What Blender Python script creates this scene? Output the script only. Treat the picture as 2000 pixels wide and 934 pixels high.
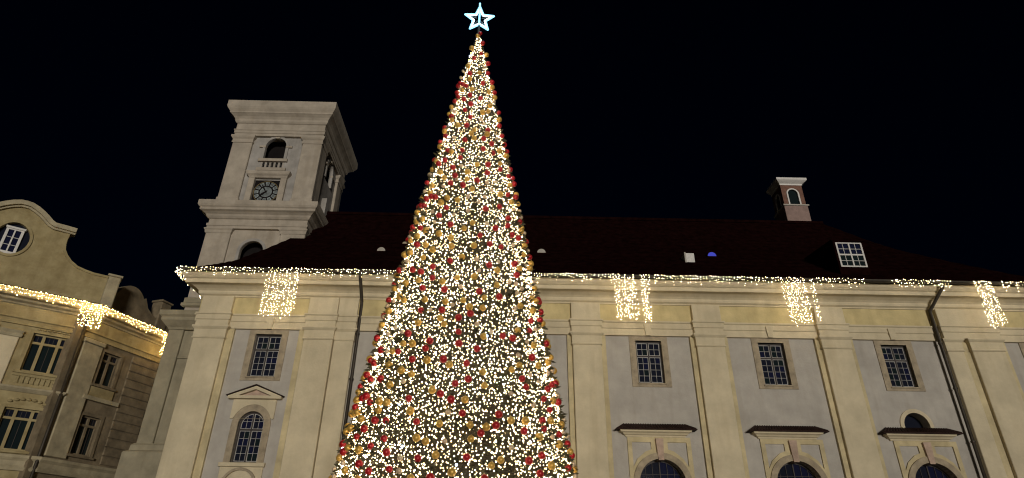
import bpy, math, random
from mathutils import Vector, Matrix, noise
from mathutils.geometry import tessellate_polygon
R = math.radians
random.seed(7)
scene = bpy.context.scene
for o in list(bpy.data.objects):
    bpy.data.objects.remove(o)
COL = scene.collection

# ------------------------------------------------------------------ camera
cam_d = bpy.data.cameras.new('camera')
cam_d.sensor_width = 36.0
cam_d.lens = 36.0 * 1200.0 / 2000.0
cam_d.clip_start = 0.1
cam_d.clip_end = 5000
cam = bpy.data.objects.new('camera', cam_d)
COL.objects.link(cam)
cam.location = (0, 0, 1.6)
cam.matrix_world = (Matrix.Translation((0, 0, 1.6)) @ Matrix.Rotation(R(90 + 28.3), 4, 'X')
                    @ Matrix.Rotation(R(0.6975), 4, 'Z'))
scene.camera = cam

# ------------------------------------------------------------------ night sky, square light, exposure
SUN_EL, SUN_AZ = R(2.2), R(169)          # azimuth measured clockwise from +Y
world = bpy.data.worlds.new('World')
scene.world = world
world.use_nodes = True
wn = world.node_tree
sky = wn.nodes.new('ShaderNodeTexSky')
sky.sky_type = 'NISHITA'
sky.sun_disc = False
sky.sun_elevation = SUN_EL
sky.sun_rotation = SUN_AZ
sky.air_density = 1.0
sky.dust_density = 0.2
sky.ozone_density = 7.0
bgn = wn.nodes['Background']
wn.links.new(sky.outputs[0], bgn.inputs[0])
bgn.inputs[1].default_value = 0.0019

sun_d = bpy.data.lights.new('sun', 'SUN')
sun_d.energy = 2.0
sun_d.angle = R(9)
sun_d.color = (1.0, 0.935, 0.82)
sun = bpy.data.objects.new('sun', sun_d)
COL.objects.link(sun)
_d = Vector((math.sin(SUN_AZ) * math.cos(SUN_EL), math.cos(SUN_AZ) * math.cos(SUN_EL), math.sin(SUN_EL)))
sun.rotation_euler = (-_d).to_track_quat('-Z', 'Y').to_euler()
sun.location = (-6, -30, 12)

vs = scene.view_settings
vs.view_transform = 'Standard'
vs.look = 'None'
vs.exposure = 0.0
vs.gamma = 1.0
vs.use_curve_mapping = False
scene.cycles.use_denoising = True
scene.cycles.filter_width = 1.15
scene.cycles.max_bounces = 6
scene.cycles.sample_clamp_indirect = 6.0

# ------------------------------------------------------------------ materials
def mat(name, col, rough=0.85, var=0.18, scale=1.2, bump=0.25, bscale=40.0, metal=0.0, col2=None, stain=0.0, spec=0.4, streak=0.0):
    m = bpy.data.materials.new(name)
    m.use_nodes = True
    nt = m.node_tree
    N, L = nt.nodes, nt.links
    b = N['Principled BSDF']
    b.inputs['Roughness'].default_value = rough
    b.inputs['Metallic'].default_value = metal
    b.inputs['Specular IOR Level'].default_value = spec
    tc = N.new('ShaderNodeTexCoord')
    n1 = N.new('ShaderNodeTexNoise')
    n1.inputs['Scale'].default_value = scale
    n1.inputs['Detail'].default_value = 6
    n1.inputs['Roughness'].default_value = 0.62
    L.new(tc.outputs['Object'], n1.inputs['Vector'])
    cr = N.new('ShaderNodeValToRGB')
    c2 = col2 or tuple(c * (1 - var * 1.5) for c in col)
    cr.color_ramp.elements[0].position = 0.32
    cr.color_ramp.elements[0].color = (*c2, 1)
    cr.color_ramp.elements[1].position = 0.66
    cr.color_ramp.elements[1].color = (*[min(1, c * (1 + var * 0.4)) for c in col], 1)
    L.new(n1.outputs['Fac'], cr.inputs['Fac'])
    out = cr.outputs['Color']
    if streak > 0:                      # rain streaks: noise stretched along z
        mp = N.new('ShaderNodeMapping')
        mp.inputs['Scale'].default_value = (1.5, 1.5, 0.16)
        L.new(tc.outputs['Object'], mp.inputs['Vector'])
        n3 = N.new('ShaderNodeTexNoise')
        n3.inputs['Scale'].default_value = 1.6
        n3.inputs['Detail'].default_value = 5
        L.new(mp.outputs['Vector'], n3.inputs['Vector'])
        r3 = N.new('ShaderNodeMapRange')
        r3.inputs['From Min'].default_value = 0.50
        r3.inputs['From Max'].default_value = 0.78
        r3.inputs['To Max'].default_value = streak * 0.75
        L.new(n3.outputs['Fac'], r3.inputs['Value'])
        mx = N.new('ShaderNodeMix')
        mx.data_type = 'RGBA'
        mx.inputs[7].default_value = (*[c * f for c, f in zip(col, (0.55, 0.50, 0.42))], 1)
        L.new(r3.outputs['Result'], mx.inputs[0])
        L.new(out, mx.inputs[6])
        out = mx.outputs[2]
    if streak > 0:                      # broad patches: repairs and damp
        n4 = N.new('ShaderNodeTexNoise')
        n4.inputs['Scale'].default_value = 0.42
        n4.inputs['Detail'].default_value = 7
        n4.inputs['Roughness'].default_value = 0.7
        L.new(tc.outputs['Object'], n4.inputs['Vector'])
        r4 = N.new('ShaderNodeMapRange')
        r4.inputs['From Min'].default_value = 0.38
        r4.inputs['From Max'].default_value = 0.62
        r4.inputs['To Min'].default_value = 0.90
        r4.inputs['To Max'].default_value = 1.04
        L.new(n4.outputs['Fac'], r4.inputs['Value'])
        mm = N.new('ShaderNodeMix')
        mm.data_type = 'RGBA'
        mm.blend_type = 'MULTIPLY'
        mm.inputs[0].default_value = 1.0
        L.new(out, mm.inputs[6])
        L.new(r4.outputs['Result'], mm.inputs[7])
        out = mm.outputs[2]
    L.new(out, b.inputs['Base Color'])
    if bump > 0:
        n2 = N.new('ShaderNodeTexNoise')
        n2.inputs['Scale'].default_value = bscale
        n2.inputs['Detail'].default_value = 4
        L.new(tc.outputs['Object'], n2.inputs['Vector'])
        bp = N.new('ShaderNodeBump')
        bp.inputs['Strength'].default_value = bump
        bp.inputs['Distance'].default_value = 0.02
        L.new(n2.outputs['Fac'], bp.inputs['Height'])
        L.new(bp.outputs['Normal'], b.inputs['Normal'])
    return m

def emit(name, col, strength):
    m = bpy.data.materials.new(name)
    m.use_nodes = True
    nt = m.node_tree
    nt.nodes.clear()
    e = nt.nodes.new('ShaderNodeEmission')
    e.inputs[0].default_value = (*col, 1)
    e.inputs[1].default_value = strength
    o = nt.nodes.new('ShaderNodeOutputMaterial')
    nt.links.new(e.outputs[0], o.inputs[0])
    return m

def emit_varied(name, col_a, col_b, lo, hi):
    """small lamps whose brightness and tint differ from bulb to bulb"""
    m = bpy.data.materials.new(name)
    m.use_nodes = True
    nt = m.node_tree
    nt.nodes.clear()
    N, L = nt.nodes, nt.links
    g = N.new('ShaderNodeNewGeometry')
    mr = N.new('ShaderNodeMapRange')
    mr.inputs['To Min'].default_value = lo
    mr.inputs['To Max'].default_value = hi
    L.new(g.outputs['Random Per Island'], mr.inputs['Value'])
    mu = N.new('ShaderNodeMath'); mu.operation = 'MULTIPLY'; mu.inputs[1].default_value = 7.31
    fr = N.new('ShaderNodeMath'); fr.operation = 'FRACT'
    L.new(g.outputs['Random Per Island'], mu.inputs[0])
    L.new(mu.outputs[0], fr.inputs[0])
    mx = N.new('ShaderNodeMix'); mx.data_type = 'RGBA'
    mx.inputs[6].default_value = (*col_a, 1)
    mx.inputs[7].default_value = (*col_b, 1)
    L.new(fr.outputs[0], mx.inputs[0])
    e = N.new('ShaderNodeEmission')
    L.new(mx.outputs[2], e.inputs[0])
    L.new(mr.outputs['Result'], e.inputs[1])
    o = N.new('ShaderNodeOutputMaterial')
    L.new(e.outputs[0], o.inputs[0])
    return m

M = {}
M['plaster'] = mat('grey_plaster', (0.42, 0.39, 0.35), var=0.10, streak=0.4, bscale=14)
M['cream'] = mat('cream_plaster', (0.58, 0.50, 0.35), var=0.09, streak=0.4, bscale=14)
M['yellow'] = mat('yellow_paint', (0.57, 0.47, 0.245), var=0.14, streak=0.5, bscale=14)
M['strip'] = mat('pale_yellow_paint', (0.55, 0.46, 0.275), var=0.2, streak=0.5, bscale=14)
M['stone'] = mat('brown_stone', (0.37, 0.305, 0.215), var=0.25, scale=3, streak=0.3)
M['stone2'] = mat('pink_stone', (0.44, 0.32, 0.25), var=0.2, scale=3)
M['wood'] = mat('dark_frame_wood', (0.035, 0.026, 0.022), rough=0.6, var=0.2, scale=8)
M['sash'] = mat('grey_white_sash_paint', (0.42, 0.41, 0.40), rough=0.5, var=0.2, scale=8, bump=0.05)
M['white'] = mat('white_painted_wood', (0.62, 0.60, 0.58), rough=0.5, var=0.1, scale=8, bump=0.05)
M['roof'] = mat('dark_roof_tiles', (0.0095, 0.0028, 0.0026), rough=0.95, var=0.4, scale=3, bump=0.6, bscale=10, spec=0.0)
M['hood'] = mat('brown_hood_tiles', (0.030, 0.014, 0.011), rough=0.85, var=0.3, scale=6, bump=0.5, bscale=30, spec=0.2)
M['pipe'] = mat('dark_pipe_metal', (0.045, 0.036, 0.026), rough=0.55, var=0.3, scale=5, bump=0.1, metal=0.3)
M['void'] = mat('dark_interior', (0.012, 0.010, 0.010), rough=0.9, var=0.2, bump=0.0, spec=0.1)
M['tower'] = mat('tower_stone', (0.385, 0.335, 0.275), var=0.16, scale=1.4, streak=0.55, bscale=14)  # base colour darkened to stand in for light fading with height and distance
M['towerwall'] = mat('tower_wall_plaster', (0.33, 0.31, 0.29), var=0.18, scale=1.4, streak=0.5, bscale=14)
M['towerlow'] = mat('tower_base_plaster', (0.30, 0.265, 0.185), var=0.18, scale=1.2, streak=0.5, bscale=14)
M['brick'] = mat('turret_brick', (0.17, 0.085, 0.060), var=0.25, scale=4, bscale=25)
M['turretbase'] = mat('turret_plaster', (0.26, 0.18, 0.16), var=0.15, scale=3)
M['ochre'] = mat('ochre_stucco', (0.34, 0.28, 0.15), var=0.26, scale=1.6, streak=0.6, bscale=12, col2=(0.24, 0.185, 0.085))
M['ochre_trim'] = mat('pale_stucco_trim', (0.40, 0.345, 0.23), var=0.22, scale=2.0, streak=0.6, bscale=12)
M['ochre_dark'] = mat('shaded_stucco', (0.21, 0.165, 0.105), var=0.3, scale=1.8, streak=0.6, bscale=12)  # ochre darkened for the lane front: the alley's shade put into the colour
M['slate'] = mat('dark_slate', (0.03, 0.028, 0.028), var=0.3, scale=3, bump=0.5)
M['paving'] = mat('granite_paving', (0.16, 0.15, 0.14), var=0.25, scale=2, bump=0.5, bscale=9)
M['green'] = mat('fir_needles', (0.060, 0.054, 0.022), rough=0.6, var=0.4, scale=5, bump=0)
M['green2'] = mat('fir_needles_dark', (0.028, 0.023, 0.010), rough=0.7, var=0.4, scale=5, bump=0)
M['bark'] = mat('bark', (0.09, 0.06, 0.04), var=0.3, scale=6)
M['cable'] = mat('dark_cable', (0.03, 0.035, 0.03), rough=0.6, var=0.1, bump=0)
M['gold'] = mat('gold_bauble', (0.66, 0.40, 0.085), rough=0.34, var=0.08, scale=9, bump=0, metal=0.35, spec=0.6)
M['red'] = mat('red_bauble', (0.42, 0.012, 0.018), rough=0.28, var=0.08, scale=9, bump=0, metal=0.15, spec=0.6)
M['champ'] = mat('champagne_bauble', (0.62, 0.48, 0.34), rough=0.36, var=0.08, scale=9, bump=0, metal=0.35, spec=0.6)
M['cap'] = mat('bauble_cap', (0.5, 0.38, 0.16), rough=0.35, var=0.1, bump=0, metal=0.9)
M['dial'] = mat('clock_dial', (0.21, 0.24, 0.25), rough=0.5, var=0.5, scale=2.2, bump=0)
M['gilt'] = mat('gilt_numerals', (0.30, 0.22, 0.10), rough=0.4, var=0.1, bump=0, metal=0.5)
M['starframe'] = mat('star_frame', (0.3, 0.32, 0.34), rough=0.4, var=0.1, bump=0, metal=0.8)

def glass_mat(name, col=(0.012, 0.014, 0.024)):
    m = bpy.data.materials.new(name)
    m.use_nodes = True
    nt = m.node_tree
    b = nt.nodes['Principled BSDF']
    b.inputs['Base Color'].default_value = (*col, 1)
    b.inputs['Roughness'].default_value = 0.035
    b.inputs['Specular IOR Level'].default_value = 0.35
    tc = nt.nodes.new('ShaderNodeTexCoord')
    n = nt.nodes.new('ShaderNodeTexNoise')
    n.inputs['Scale'].default_value = 5
    bp = nt.nodes.new('ShaderNodeBump')
    bp.inputs['Strength'].default_value = 0.09
    bp.inputs['Distance'].default_value = 0.01
    nt.links.new(tc.outputs['Object'], n.inputs['Vector'])
    nt.links.new(n.outputs['Fac'], bp.inputs['Height'])
    nt.links.new(bp.outputs['Normal'], b.inputs['Normal'])
    return m
M['glass'] = glass_mat('window_glass')
M['glassblue'] = glass_mat('blue_window_glass', (0.010, 0.012, 0.034))
M['glassteal'] = glass_mat('teal_window_glass', (0.010, 0.016, 0.018))

M['e_tree'] = emit_varied('warm_white_led', (1.0, 0.86, 0.62), (1.0, 0.66, 0.28), 4, 27)
M['e_cool'] = emit('cool_white_led', (0.50, 0.66, 1.0), 16)
M['e_eave'] = emit_varied('eave_led', (1.0, 0.86, 0.60), (1.0, 0.72, 0.34), 7, 52)
M['e_hall'] = emit_varied('amber_led', (1.0, 0.74, 0.30), (1.0, 0.58, 0.14), 14, 96)
M['e_star'] = emit('star_led_tube', (0.26, 0.72, 1.0), 2.7)
M['e_star2'] = emit('star_inner_tube', (0.62, 0.92, 1.0), 5.0)
M['e_blue'] = emit('blue_lit_pane', (0.10, 0.12, 0.85), 0.55)

# ------------------------------------------------------------------ mesh builder
class MB:
    def __init__(s):
        s.v, s.f = [], []
    def add(s, vs, fs):
        n = len(s.v)
        s.v += [tuple(p) for p in vs]
        s.f += [tuple(i + n for i in f) for f in fs]
        return s
    def box(s, x0, x1, y0, y1, z0, z1):
        return s.add([(x0, y0, z0), (x1, y0, z0), (x1, y1, z0), (x0, y1, z0), (x0, y0, z1), (x1, y0, z1), (x1, y1, z1), (x0, y1, z1)],
                     [(0, 3, 2, 1), (4, 5, 6, 7), (0, 1, 5, 4), (1, 2, 6, 5), (2, 3, 7, 6), (3, 0, 4, 7)])
    def bbox(s, x0, x1, y0, y1, z0, z1, b=0.015):
        """box with its front (low-y) edges chamfered"""
        b = min(b, (x1 - x0) / 3, (z1 - z0) / 3, (y1 - y0) / 2)
        vs = [(x0 + b, y0, z0 + b), (x1 - b, y0, z0 + b), (x1 - b, y0, z1 - b), (x0 + b, y0, z1 - b),
              (x0, y0 + b, z0), (x1, y0 + b, z0), (x1, y0 + b, z1), (x0, y0 + b, z1),
              (x0, y1, z0), (x1, y1, z0), (x1, y1, z1), (x0, y1, z1)]
        fs = [(0, 1, 2, 3), (0, 4, 5, 1), (1, 5, 6, 2), (2, 6, 7, 3), (3, 7, 4, 0),
              (4, 8, 9, 5), (5, 9, 10, 6), (6, 10, 11, 7), (7, 11, 8, 4), (8, 11, 10, 9)]
        return s.add(vs, fs)
    def plate(s, outer, holes, y0, y1):
        """an x-z outline with holes, extruded from y0 (front) to y1"""
        loops = [list(outer)] + [list(h) for h in holes]
        flat = [p for l in loops for p in l]
        tris = tessellate_polygon([[Vector((p[0], p[1], 0)) for p in l] for l in loops])
        n = len(flat)
        vs = [(p[0], y0, p[1]) for p in flat] + [(p[0], y1, p[1]) for p in flat]
        fs = []
        for a, b, c in tris:
            (ax, az), (bx, bz), (cx, cz) = flat[a], flat[b], flat[c]
            if (bx - ax) * (cz - az) - (bz - az) * (cx - ax) < 0:
                b, c = c, b
            fs.append((a, b, c))
            fs.append((n + a, n + c, n + b))
        k = 0
        for li, l in enumerate(loops):
            ar = sum(l[i][0] * l[(i + 1) % len(l)][1] - l[(i + 1) % len(l)][0] * l[i][1] for i in range(len(l)))
            for i in range(len(l)):
                a, b = k + i, k + (i + 1) % len(l)
                if (ar > 0) == (li == 0):
                    fs.append((b, a, a + n, b + n))
                else:
                    fs.append((a, b, b + n, a + n))
            k += len(l)
        return s.add(vs, fs)
    def sweep(s, path, prof):
        """closed profile (offset outwards, z) swept along a plan path; outwards is to the right of the walk"""
        P = [Vector(p) for p in path]
        dirs = []
        for i in range(len(P)):
            ns = []
            if i > 0:
                t = (P[i] - P[i - 1]).normalized(); ns.append(Vector((t.y, -t.x)))
            if i < len(P) - 1:
                t = (P[i + 1] - P[i]).normalized(); ns.append(Vector((t.y, -t.x)))
            if len(ns) == 1:
                dirs.append(ns[0])
            else:
                m = (ns[0] + ns[1]).normalized()
                dirs.append(m / max(0.2, m.dot(ns[0])))
        k = len(prof)
        vs = []
        for p, d in zip(P, dirs):
            for o, z in prof:
                q = p + d * o
                vs.append((q.x, q.y, z))
        fs = []
        for i in range(len(P) - 1):
            for j in range(k):
                a, b = i * k + j, i * k + (j + 1) % k
                fs.append((a, b, b + k, a + k))
        fs.append(tuple(range(k - 1, -1, -1)))
        fs.append(tuple((len(P) - 1) * k + j for j in range(k)))
        return s.add(vs, fs)
    def tube(s, pts, r, n=8, cap=True):
        pts = [Vector(p) for p in pts]
        vs, fs = [], []
        for i, p in enumerate(pts):
            t = (pts[min(i + 1, len(pts) - 1)] - pts[max(i - 1, 0)]).normalized()
            a = t.cross(Vector((0, 0, 1)))
            if a.length < 1e-3:
                a = t.cross(Vector((1, 0, 0)))
            a.normalize()
            b = t.cross(a)
            rr = r[i] if isinstance(r, (list, tuple)) else r
            for k in range(n):
                th = 2 * math.pi * k / n
                vs.append(tuple(p + a * math.cos(th) * rr + b * math.sin(th) * rr))
        for i in range(len(pts) - 1):
            for k in range(n):
                fs.append((i * n + k, i * n + (k + 1) % n, (i + 1) * n + (k + 1) % n, (i + 1) * n + k))
        if cap:
            fs.append(tuple(range(n - 1, -1, -1)))
            fs.append(tuple((len(pts) - 1) * n + k for k in range(n)))
        return s.add(vs, fs)
    def lathe(s, prof, c=(0, 0, 0), n=16):
        vs, fs = [], []
        for r, z in prof:
            for k in range(n):
                th = 2 * math.pi * k / n
                vs.append((c[0] + r * math.cos(th), c[1] + r * math.sin(th), c[2] + z))
        for i in range(len(prof) - 1):
            for k in range(n):
                fs.append((i * n + k, i * n + (k + 1) % n, (i + 1) * n + (k + 1) % n, (i + 1) * n + k))
        fs.append(tuple(range(n - 1, -1, -1)))
        fs.append(tuple((len(prof) - 1) * n + k for k in range(n)))
        return s.add(vs, fs)
    def octa(s, p, r, e=1.0):
        x, y, z = p
        return s.add([(x + r, y, z), (x - r, y, z), (x, y + r, z), (x, y - r, z), (x, y, z + r * e), (x, y, z - r * e)],
                     [(0, 2, 4), (2, 1, 4), (1, 3, 4), (3, 0, 4), (2, 0, 5), (1, 2, 5), (3, 1, 5), (0, 3, 5)])
    def mesh(s, name, m, smooth=False):
        me = bpy.data.meshes.new(name)
        me.from_pydata(s.v, [], s.f)
        me.validate()
        me.materials.append(M[m] if isinstance(m, str) else m)
        if smooth:
            me.polygons.foreach_set('use_smooth', [True] * len(me.polygons))
        me.update()
        return me
    def build(s, name, m, parent=None, loc=(0, 0, 0), rz=0, smooth=False):
        return link(name, s.mesh(name, m, smooth), parent, loc, rz)

def link(name, me, parent=None, loc=(0, 0, 0), rz=0):
    o = bpy.data.objects.new(name, me)
    COL.objects.link(o)
    o.parent = parent
    o.location = loc
    if rz:
        o.rotation_euler = (0, 0, rz)
    return o

def tag(o, label=None, cat=None, group=None, kind=None):
    if label: o['label'] = label
    if cat: o['category'] = cat
    if group: o['group'] = group
    if kind: o['kind'] = kind
    return o

def empty(name, loc, rz=0, **k):
    o = bpy.data.objects.new(name, None)
    COL.objects.link(o)
    o.location = loc
    o.rotation_euler = (0, 0, rz)
    o.empty_display_size = 0.5
    return tag(o, **k)

def copy_tree(o, parent=None, loc=None, rz=None):
    c = o.copy()
    COL.objects.link(c)
    c.parent = parent
    if loc is not None: c.location = loc
    if rz is not None: c.rotation_euler = (0, 0, rz)
    for ch in o.children:
        copy_tree(ch, c)
    return c

def arc(cx, cz, r, a0, a1, n, rz=None):
    return [(cx + r * math.cos(R(a0 + (a1 - a0) * i / n)), cz + (rz or r) * math.sin(R(a0 + (a1 - a0) * i / n))) for i in range(n + 1)]

def rect(x0, x1, z0, z1):
    return [(x0, z0), (x1, z0), (x1, z1), (x0, z1)]

def arched(cx, w, z0, zs, n=14, rise=None):
    """opening with a round head: jambs from z0 to the springing zs"""
    return [(cx - w / 2, z0), (cx + w / 2, z0)] + arc(cx, zs, w / 2, 0, 180, n, rise)

def clip(poly, cl):
    """Sutherland-Hodgman against a convex counter-clockwise polygon"""
    out = list(poly)
    for i in range(len(cl)):
        a, b = cl[i], cl[(i + 1) % len(cl)]
        ins = lambda p: (b[0] - a[0]) * (p[1] - a[1]) - (b[1] - a[1]) * (p[0] - a[0])
        src, out = out, []
        for j in range(len(src)):
            p, q = src[j], src[(j + 1) % len(src)]
            ip, iq = ins(p), ins(q)
            if ip >= 0: out.append(p)
            if (ip > 0) != (iq > 0) and abs(ip - iq) > 1e-12:
                t = ip / (ip - iq)
                out.append((p[0] + (q[0] - p[0]) * t, p[1] + (q[1] - p[1]) * t))
        if len(out) < 3: return []
    return out

# ------------------------------------------------------------------ the ground of the square
g = MB()
g.add([(-900, -900, 0), (900, -900, 0), (900, 900, 0), (-900, 900, 0)], [(0, 1, 2, 3)])
tag(g.build('ground', 'paving'), kind='structure', label='dark granite paving of the town square', cat='ground')

# ------------------------------------------------------------------ windows
PANES = {}
def pane(parent, w, h, x, y, z, m):
    key = (round(w, 3), round(h, 3), m)
    if key not in PANES:
        b = MB().bbox(-w / 2, w / 2, -0.004, 0.004, -h / 2, h / 2, 0.003)
        PANES[key] = b.mesh('pane', m)
    o = link('pane', PANES[key], parent, (x, y, z))
    # old hand-set panes: each sits at a slightly different angle
    o.rotation_euler = (R(random.uniform(-0.9, 0.9)), 0, R(random.uniform(-0.9, 0.9)))
    return o

def casement(parent, w, h, transom, glasses=('glass',), up=2, low=4, arch=False, surround=True):
    """leaded casement: dark frame, four white sashes of small panes. Origin: middle of the bottom edge, y=0 the wall face"""
    r = w / 2
    zs = h - r if arch else h
    outer = arched(0, w, 0, zs, 18) if arch else rect(-w / 2, w / 2, 0, h)
    fr = 0.07
    inner = arched(0, w - 2 * fr, fr, zs, 18) if arch else rect(-w / 2 + fr, w / 2 - fr, fr, h - fr)
    b = MB().plate(outer, [inner], 0.14, 0.26)
    b.box(-0.028, 0.028, 0.125, 0.25, fr * 0.5, h - fr * 0.5)
    b.box(-w / 2 + fr * 0.5, w / 2 - fr * 0.5, 0.13, 0.25, transom - 0.035, transom + 0.035)
    win = b.build('window', 'wood', parent)
    hw = w / 2 - fr
    sf, mt = 0.022, 0.012
    for sx in (-1, 1):
        for (z0, z1, nr) in ((fr, transom - 0.035, low), (transom + 0.035, h - fr, up)):
            x0, x1 = (-hw, -0.028) if sx < 0 else (0.028, hw)
            holes, cells = [], []
            cw = (x1 - x0 - 2 * sf - mt) / 2
            chh = (z1 - z0 - 2 * sf - mt * (nr - 1)) / nr
            for i in range(2):
                for j in range(nr):
                    a0 = x0 + sf + i * (cw + mt)
                    c0 = z0 + sf + j * (chh + mt)
                    cells.append(rect(a0, a0 + cw, c0, c0 + chh))
            out = rect(x0, x1, z0, z1)
            if arch:
                ring = arched(0, w - 2 * fr - 0.002, fr, zs, 24)
                ring2 = arched(0, w - 2 * fr - 2 * sf, fr, zs, 24)
                out = clip(out, ring)
                cells = [c for c in (clip(c, ring2) for c in cells) if c]
            sash = MB().plate(out, cells, 0.15, 0.19).build('sash', 'sash', win)
            for c in cells:
                gm = random.choice(glasses)
                xs = [p[0] for p in c]; zz = [p[1] for p in c]
                if len(c) == 4 and abs((max(xs) - min(xs)) - cw) < 1e-6:
                    pane(win, cw + 0.004, chh + 0.004, (min(xs) + max(xs)) / 2, 0.172, (min(zz) + max(zz)) / 2, gm)
                else:
                    MB().plate(c, [], 0.168, 0.176).build('pane', gm, win)
    MB().plate(outer, [], 0.245, 0.255).build('backing', 'void', win)
    if surround:
        sw = 0.27
        if arch:
            so = arched(0, w + 2 * sw, 0, zs, 18)
            so[0], so[1] = (-w / 2 - sw, 0), (w / 2 + sw, 0)
            si = [(-w / 2, 0)] + arc(0, zs, w / 2, 180, 0, 18) + [(w / 2, 0)]
            ring = [(w / 2, 0), (w / 2 + sw, 0)] + arc(0, zs, w / 2 + sw, 0, 180, 18) + [(-w / 2 - sw, 0), (-w / 2, 0)] + arc(0, zs, w / 2, 180, 0, 18)
            MB().plate(ring[:-1], [], -0.05, 0.13).build('surround', 'stone', win)
        else:
            MB().plate(rect(-w / 2 - sw, w / 2 + sw, -0.17, h + 0.2), [rect(-w / 2, w / 2, 0, h)], -0.04, 0.13).build('surround', 'stone', win)
            MB().bbox(-w / 2 - 0.05, w / 2 + 0.05, -0.09, 0.2, -0.06, -0.002).build('sill', 'stone', win)
    return win

# ------------------------------------------------------------------ the church
A = R(0.894)
church = empty('church', (0, 26, 0), A, label='long cream baroque church with dark tiled roof behind the decorated tree', cat='church')
UL, UR, DEP = -13.78, 27.0, 16.5
WINS = [-10.62, 0.62, 6.08, 11.53, 17.03, 23.6]
PORTALS = [6.12, 11.6, 17.15]
WZ, WW, WH = 8.71, 1.15, 1.89
AC, AW, AZ0 = -10.60, 1.06, 5.24           # the arched window by the corner
AH = 2.02
holes = [rect(u - WW / 2, u + WW / 2, WZ, WZ + WH) for u in WINS]
holes.append(arched(AC, AW, AZ0, AZ0 + AH - AW / 2, 18))
for u in PORTALS:
    holes.append(arched(u, 1.86, 0.2, 4.68, 22))
holes.append([(p[0], p[1]) for p in arc(17.05, 7.08, 0.54, 0, 360, 24)[:-1]])
wall = MB().plate(rect(UL, UR, 0, 13.0), holes, 0, 0.5)
wall.box(UL, UL + 0.5, 0.5, DEP, 0, 13.0)
wall.box(UR - 0.5, UR, 0.5, DEP, 0, 13.0)
wall.box(UL, UR, DEP, DEP + 0.5, 0, 13.0)
wall.build('wall', 'plaster', church)

for u in WINS:
    w = casement(church, WW, WH, 1.22, glasses=('glass', 'glass', 'glass', 'glassblue', 'glassteal'))
    w.location = (u, 0, WZ)
aw = casement(church, AW, AH, 1.30, glasses=('glass', 'glass', 'glassblue', 'glassteal'), up=2, low=4, arch=True)
aw.location = (AC, 0, AZ0)

# pilasters: shaft, two-step capital, yellow strips beside it
def pilaster(u0, u1, proj, strips=(0.22, 0.22), capital=True, z0=0.9, mcap='cream'):
    p = MB().bbox(u0, u1, -proj, 0.02, z0, 10.3, 0.02).build('pilaster', 'cream', church)
    MB().bbox(u0 - 0.12, u1 + 0.12, -proj - 0.1, 0.02, 0, z0, 0.02).build('plinth', 'stone2', p)
    if capital:
        c = MB()
        c.sweep([(u0, 0.02), (u0, -proj), (u1, -proj), (u1, 0.02)],
                [(-0.02, 10.28), (0.03, 10.29), (0.055, 10.33), (0.03, 10.36), (0.02, 10.40), (0.03, 10.70), (0.07, 10.74), (0.12, 10.80), (0.12, 10.86), (-0.02, 10.86)])
        c.build('capital', 'cream', p)
    pr = proj * 0.45
    if strips[0]:
        MB().box(u0 - strips[0], u0 - 0.001, -pr, 0.02, 0, 10.79).build('strip', 'strip', p)
    if strips[1]:
        MB().box(u1 + 0.001, u1 + strips[1], -pr, 0.02, 0, 10.79).build('strip', 'strip', p)
    return p
pilaster(-13.76, -12.42, 0.28, (0, 0.30))
pilaster(-8.98, -7.72, 0.34, (0.30, 0))
pilaster(-7.70, -6.86, 0.20, (0, 0))
pilaster(-2.75, -1.45, 0.28)
pilaster(2.70, 3.96, 0.28)
pilaster(8.15, 9.38, 0.28)
pilaster(13.72, 14.98, 0.28)
pilaster(19.28, 20.00, 0.20, (0, 0))
pilaster(20.34, 21.78, 0.28, (0.33, 0.25))
pilaster(25.6, 26.98, 0.28, (0.25, 0))

# the entablature: architrave, yellow frieze, mouldings and the deep cornice under the eaves
PATH = [(UL, 7.0), (UL, 0.0), (UR, 0.0), (UR, 7.0)]
MB().sweep(PATH, [(-0.05, 10.80), (0.13, 10.80), (0.13, 11.10), (0.17, 11.13), (0.17, 11.36), (0.22, 11.40), (0.22, 11.46), (-0.05, 11.46)]).build('architrave', 'cream', church)
MB().sweep(PATH, [(-0.04, 11.462), (0.12, 11.462), (0.12, 12.26), (-0.04, 12.26)]).build('frieze', 'yellow', church)
MB().sweep(PATH, [(-0.04, 12.262), (0.17, 12.262), (0.17, 12.32), (0.26, 12.38), (0.28, 12.46), (0.28, 12.52), (0.36, 12.60), (0.50, 12.68), (0.56, 12.70),
                  (0.74, 12.72), (0.74, 12.90), (0.80, 12.93), (0.88, 13.02), (0.93, 13.12), (0.93, 13.18), (-0.04, 13.18)]).build('cornice', 'cream', church)
for (u0, u1, pj) in ((-13.78, -12.40, 0.30), (-9.0, -7.70, 0.36), (-7.698, -6.84, 0.25), (-2.77, -1.43, 0.30), (2.68, 3.98, 0.30), (8.13, 9.40, 0.30), (13.70, 15.0, 0.30), (19.26, 21.80, 0.30), (25.58, 27.0, 0.30)):
    MB().sweep([(u0, 0.0), (u0, -pj), (u1, -pj), (u1, 0.0)], [(-0.05, 10.862), (0.01, 10.862), (0.01, 11.13), (0.05, 11.16), (0.05, 11.36), (0.10, 11.40), (0.10, 11.455), (-0.05, 11.455)]).build('architrave_block', 'cream', church)
    MB().bbox(u0, u1, -pj, 0.0, 11.464, 12.255, 0.012).build('frieze_block', 'cream', church)
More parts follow.
